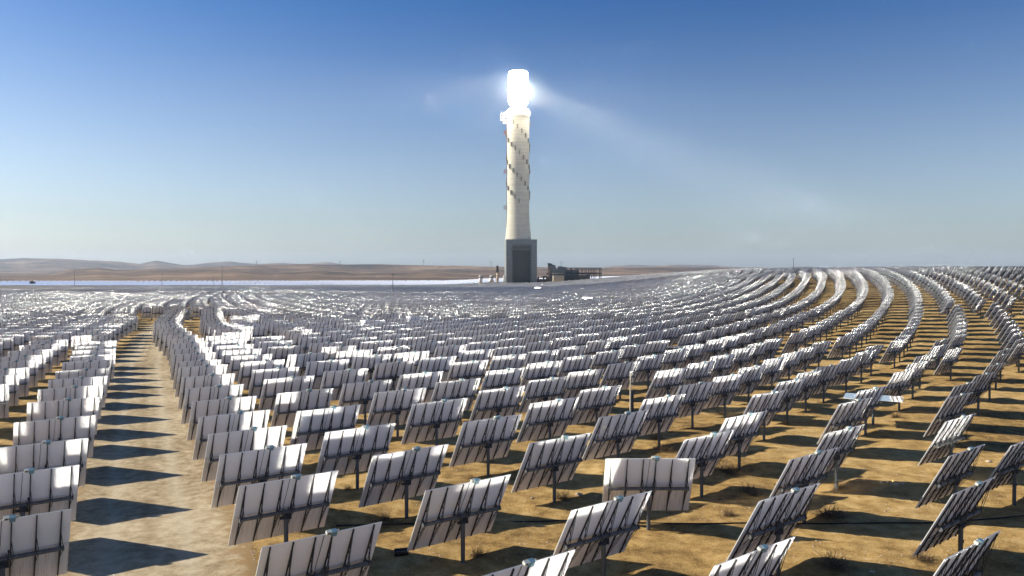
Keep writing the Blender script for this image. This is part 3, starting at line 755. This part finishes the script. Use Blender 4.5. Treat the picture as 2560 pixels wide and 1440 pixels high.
# ------------------------------------------------------------------ ground details
M['straw'] = mat('dry_straw', (.36, .24, .10), .9)
M['brush'] = mat('dry_brush', (.15, .10, .05), .95)
M['hose'] = mat('black_hose', (.008, .008, .009), .45)
hp = [(840, 1316), (930, 1314), (1040, 1311), (1180, 1309), (1330, 1306), (1480, 1303), (1600, 1309), (1760, 1311), (1900, 1309), (2060, 1311), (2230, 1309), (2330, 1309), (2420, 1303), (2500, 1297), (2600, 1289)]
P = [Vector(pz(*q)) for q in hp]; cu = bpy.data.curves.new('hose', 'CURVE'); cu.dimensions = '3D'; sp = cu.splines.new('BEZIER'); sp.bezier_points.add(len(P)-1)
for bp, p in zip(sp.bezier_points, P): bp.co = (p.x, p.y, p.z+.05); bp.handle_left_type = bp.handle_right_type = 'AUTO'
cu.bevel_depth = .045; cu.bevel_resolution = 3; cu.resolution_u = 16; cu.materials.append(M['hose'])
_h = bpy.data.objects.new('tmp_hose', cu); COL.objects.link(_h); hm_ = bpy.data.meshes.new_from_object(_h.evaluated_get(bpy.context.evaluated_depsgraph_get())); bpy.data.objects.remove(_h)
tag(link('hose', hm_), 'long black irrigation hose lying across the sandy ground', 'hose')
x, y, z = pz(1003, 1389)
o = empty('ribbed_drum', (x, y, z+.19), R(12)); tag(o, 'black ribbed plastic drum lying on its side by a mirror corner', 'drum')
b = MB(); pr = [(.02, -.36)]+[(.19+(.022 if k % 2 else 0), -.36+k*.045) for k in range(17)]+[(.15, .36), (.15, .1), (.02, .1)]
b.lathe(pr, 24, cap=False); bd = b.build('shell', M['hose'], o, True); bd.rotation_euler = (0, R(90), 0)
b = MB(); b.bar((-.3, -.2, .1), (.25, -.22, .12), .02); b.build('handle', M['steel'], o)
def shrub_mesh(seed, n=210):
    b = MB(); rn = random.Random(seed)
    for _ in range(n):
        a = rn.uniform(0, 6.283); L = rn.uniform(.35, 1.0); el = rn.uniform(.15, 1.35)
        p = Vector((rn.gauss(0, .16), rn.gauss(0, .16), -.03)); d = Vector((math.cos(a)*math.cos(el), math.sin(a)*math.cos(el), math.sin(el)))
        s_ = Vector((-math.sin(a), math.cos(a), 0))*rn.uniform(.006, .016); q = p
        for k in range(3):
            q2 = q+d*L/3; b.add([q-s_, q+s_, q2+s_*.7, q2-s_*.7], [(0, 1, 2, 3)]); q = q2; s_ = s_*.7; d = (d+Vector((rn.gauss(0, .2), rn.gauss(0, .2), rn.gauss(-.05, .15)))).normalized()
            if rn.random() < .8:
                e_ = (d+Vector((rn.gauss(0, .6), rn.gauss(0, .6), rn.gauss(0, .4)))).normalized()*L*.22; b.add([q-s_*.6, q+s_*.6, q+e_], [(0, 1, 2)])
    return b
SH = [shrub_mesh(k).mesh('dry_shrub', M['brush']) for k in (1, 2, 3)]
shr = [(1406,1249,70,'dry dark shrub at the post left of the square-turned mirror'),(1822,1178,110,'largest dark shrub, spreading behind a post right of the square-turned mirror'),(1642,1098,60,'dark dry tuft in shade at a post above the square-turned mirror'),(1662,1126,80,'low dark brush just above the square-turned mirror top edge'),(1805,1036,60,'small dark tuft at the foot of a centre-right post'),(1874,1230,70,'thin dry bush in shadow right of the largest shrub'),(1822,1289,55,'sparse tuft beside the black hose'),(1196,1390,70,'dry bush at the foot of the front centre post'),(2075,1290,130,'wide mat of dead brush touching the hose from above'),(2085,1416,120,'wide dead brush mat at the lower right picture edge'),(2307,1400,80,'wispy brush below the big tilted right mirror'),(1887,1240,50,'small dry tuft on a shadow edge right of centre'),(1964,1062,40,'small upright tuft beside a right-hand post'),(870,1224,40,'straw tuft behind the left-centre post'),(962,1300,55,'brush tuft between hose and left-centre mirror'),(2392,1418,80,'brush in shade under the lowest right mirror'),(2103,1223,50,'small dark tuft beside scattered stones'),(1790,962,45,'far tuft among right-centre mirror posts'),(2240,1044,45,'low tuft in a shadow strip on the right'),(660,1432,40,'straggly plant at the dirt road verge, bottom left')]
for k, (px, py, wp, lb) in enumerate(shr):
    x, y, z = pz(px, min(py, 1436)); o = link('dry_shrub', SH[k % 3]); s_ = wp/1947*y/1.5
    o.location = (x, y, z); o.scale = (s_, s_, min(.8, s_*.7)); o.rotation_euler = (0, 0, k*1.3); tag(o, lb, 'shrub', 'dry shrubs between the mirrors')
m = M['stone'] = mat('pale_stone', (.42, .34, .24), .9); 
def stone_mesh(seed):
    bm = bmesh.new(); bmesh.ops.create_icosphere(bm, subdivisions=2, radius=1); rn = random.Random(seed)
    k_ = [Vector((rn.gauss(0, 1), rn.gauss(0, 1), rn.gauss(0, 1))).normalized() for _ in range(7)]
    for v_ in bm.verts:
        d = v_.co.normalized(); v_.co = d*min([1.0]+[.72/max(d.dot(q), .01) if d.dot(q) > .72 else 1. for q in k_])
        v_.co.x *= 1.3; v_.co.z *= .62
    me = bpy.data.meshes.new('stone'); bm.to_mesh(me); bm.free(); me.materials.append(M['stone']); return me
ST = [stone_mesh(k) for k in (1, 2, 3)]
sts = [(1448,1238,.16,'pinkish boulder beside the shrub at a centre post'),(2205,1208,.10,'leftmost stone of the little cluster on the right'),(2218,1206,.09,'second stone of the little cluster on the right'),(2232,1209,.08,'middle stone of the little cluster on the right'),(2243,1211,.10,'lowest stone of the little cluster on the right'),(2257,1210,.11,'rightmost stone of the little cluster on the right'),(2203,1077,.15,'single pale stone below a right-hand post'),(2472,1156,.16,'pale rock alone by the right picture edge'),(1330,1246,.08,'tiny pale stone left of the centre post'),(2180,1430,.10,'small stone near the bottom edge, right'),(1842,985,.22,'round pale rock leaning by a far right-centre panel'),(1020,1225,.09,'small stone in sunlight between left-centre mirrors')]
for k, (px, py, r_, lb) in enumerate(sts):
    x, y, z = pz(px, py); o = link('stone', ST[k % 3]); o.location = (x, y, z+r_*.3); o.scale = (r_*1.3,)*3; o.rotation_euler = (0, 0, k*2.1); tag(o, lb, 'stone', 'loose pale stones')
# dry grass and gravel as uncountable cover
rn = np.random.default_rng(11)
def blades(n, xr, yr, thr, hmin, hmax, f, wd):
    x = rn.uniform(*xr, n); y = rn.uniform(*yr, n)
    k = (fbm(x, y, f, 3) > thr) & (road_d(x, y) > 4.6) & (np.abs(x) < .68*y+3); x, y = x[k], y[k]; n = len(x)
    z = gz(x, y)-.01; h = rn.uniform(hmin, hmax, n); a = rn.uniform(0, 6.283, n); le = rn.normal(0, .6, (n, 2))*h[:, None]
    dx, dy = np.cos(a)*wd, np.sin(a)*wd
    V = np.stack([np.stack([x-dx, y-dy, z], 1), np.stack([x+dx, y+dy, z], 1), np.stack([x+le[:, 0], y+le[:, 1], z+h], 1)], 1).reshape(-1, 3)
    return V, np.arange(3*n).reshape(-1, 3)
V, F = blades(160000, (-50, 66), (26, 95), .17, .05, .20, .16, .011)
tag(link('dry_grass', nmesh('dry_grass', V, F, M['straw'])), 'thin dry yellow grass scattered in patches on the soil', 'grass', kind='stuff')
n = 60000; x = rn.uniform(-50, 60, n); x[:26000] = np.interp(26+rn.uniform(0, 1, 26000)*60, ROADC[:, 1], ROADC[:, 0]); y = 26+rn.uniform(0, 1, n)**1.5*70; x[:26000] = np.interp(y[:26000], ROADC[:, 1], ROADC[:, 0])+rn.normal(3.7, 1.0, 26000)*rn.choice([1, 1, 1, -1], 26000); k = (np.abs(x) < .68*y+2) & ((fbm(x, y, .2, 3) > .0) | (np.abs(road_d(x, y)-4.6) < 1.3)); x, y = x[k], y[k]
n = len(x); r_ = rn.uniform(.012, .045, n)*rn.choice([1, 1, 1.7], n); oc = np.array([(1, 0, 0), (0, 1, 0), (-1, 0, 0), (0, -1, 0), (0, 0, .75)]); jit = 1+rn.uniform(-.3, .3, (n, 5, 3))
V = (oc[None]*jit*r_[:, None, None]+np.stack([x, y, gz(x, y)], 1)[:, None]).reshape(-1, 3)
F = (np.array([(0, 1, 4), (1, 2, 4), (2, 3, 4), (3, 0, 4)])[None]+np.arange(n)[:, None, None]*5).reshape(-1, 3)
tag(link('gravel', nmesh('gravel', V, F, M['stone'])), 'loose pale gravel scattered over the soil and road verge', 'gravel', kind='stuff')

# ------------------------------------------------------------------ air
hz = MB(); hz.box((0, 4500, 118), (17800, 14800, 244)); ho = hz.build('haze', [], None)
m = bpy.data.materials.new('haze_air'); m.use_nodes = True; n_ = m.node_tree; n_.nodes.clear()
out = n_.nodes.new('ShaderNodeOutputMaterial'); pv = n_.nodes.new('ShaderNodeVolumePrincipled')
pv.inputs['Density'].default_value = 4.8e-5; pv.inputs['Color'].default_value = (.62, .80, 1, 1); pv.inputs['Anisotropy'].default_value = .15
n_.links.new(pv.outputs[0], out.inputs['Volume']); ho.data.materials.append(m); tag(ho, kind='stuff', label='thin dusty haze over the desert plain', cat='haze')

def shaft_volume(name, a, e, r0, r1, dens, fall, label):
    a, e = Vector(a), Vector(e); L = (e-a).length; o = empty(name+'_x', (0, 0, 0)); bpy.data.objects.remove(o)
    b = MB(); b.lathe([(.05, -r0*.6), (r0*.8, -r0*.2), (r0, r0*.4)]+[(r0+(r1-r0)*k/6, L*k/6) for k in range(1, 7)], 32)
    ob = b.build(name, [], None); ob.location = a; ob.rotation_euler = (e-a).to_track_quat('Z', 'Y').to_euler()
    m = bpy.data.materials.new(name); m.use_nodes = True; nt_ = m.node_tree; nt_.nodes.clear(); t = NT.__new__(NT); t.m = m; t.t = nt_
    out = t.n('ShaderNodeOutputMaterial'); pv = t.n('ShaderNodeVolumePrincipled'); pv.inputs['Color'].default_value = (.99, .99, 1, 1); pv.inputs['Anisotropy'].default_value = .0
    tc = t.n('ShaderNodeTexCoord').outputs['Object']; sp = t.n('ShaderNodeSeparateXYZ'); t.l(tc, sp.inputs[0])
    z = t.math('MAXIMUM', sp.outputs['Z'], 0.0); rad = t.math('SQRT', t.math('ADD', t.math('MULTIPLY', sp.outputs['X'], sp.outputs['X']), t.math('MULTIPLY', sp.outputs['Y'], sp.outputs['Y'])))
    wid = t.math('ADD', r0, t.math('MULTIPLY', z, (r1-r0)/L)); q = t.math('DIVIDE', rad, wid); q = t.math('MAXIMUM', t.math('SUBTRACT', 1.0, t.math('MULTIPLY', q, q)), 0.0)
    q = t.math('MULTIPLY', q, q)
    f = t.math('DIVIDE', r0, wid); f = t.math('POWER', f, .45)
    fade = t.math('MAXIMUM', t.math('SUBTRACT', 1.0, t.math('DIVIDE', z, L)), 0.0); fade = t.math('POWER', fade, fall)
    fade = t.math('MULTIPLY', fade, t.math('MINIMUM', t.math('ADD', .14, t.math('MULTIPLY', z, .010)), 1.0))
    t.l(t.math('MULTIPLY', t.math('MULTIPLY', q, dens), t.math('MULTIPLY', f, fade)), pv.inputs['Density']); t.l(pv.outputs[0], out.inputs['Volume'])
    ob.data.materials.append(m); tag(ob, label, 'light beam', kind='stuff')
c0 = (TX, TY, 201)
shaft_volume('light_shaft', (TX+6, TY-3, 197), (420, 565, -25), 12, 58, .0014, .7, 'soft beam of lit dust falling from the receiver to the right')
shaft_volume('light_shaft', (TX-6, TY-3, 202), (-330, 700, 158), 15, 80, .0014, 1.0, 'faint fan of lit dust spreading left from the receiver')
shaft_volume('light_shaft', (TX+4, TY-3, 203), (300, 640, 130), 13, 75, .0008, 1.0, 'faint upper fan of lit dust spreading right from the receiver')
shaft_volume('light_shaft', (TX+6, TY-3, 194), (330, 600, 8), 12, 75, .0009, .8, 'second softer beam of lit dust falling more steeply to the right of the receiver')
def halo(c, r_, dens):
    bm = bmesh.new(); bmesh.ops.create_icosphere(bm, subdivisions=4, radius=r_); me = bpy.data.meshes.new('glow_haze'); bm.to_mesh(me); bm.free()
    ob = link('glow_haze', me); ob.location = c
    m = bpy.data.materials.new('glow_haze'); m.use_nodes = True; nt_ = m.node_tree; nt_.nodes.clear(); t = NT.__new__(NT); t.m = m; t.t = nt_
    out = t.n('ShaderNodeOutputMaterial'); pv = t.n('ShaderNodeVolumePrincipled'); pv.inputs['Color'].default_value = (1, 1, 1, 1)
    ln = t.n('ShaderNodeVectorMath', operation='LENGTH'); t.l(t.n('ShaderNodeTexCoord').outputs['Object'], ln.inputs[0])
    q = t.math('MAXIMUM', t.math('SUBTRACT', 1.0, t.math('DIVIDE', ln.outputs['Value'], r_)), 0.0)
    t.l(t.math('MULTIPLY', t.math('POWER', q, 2.2), dens), pv.inputs['Density']); t.l(pv.outputs[0], out.inputs['Volume'])
    me.materials.append(m); tag(ob, 'soft glow of lit dust hanging round the blazing receiver', 'light glow', kind='stuff')
halo((TX, TY, 198), 36, .0013)
S.cycles.volume_step_rate = .35; S.cycles.volume_max_steps = 256
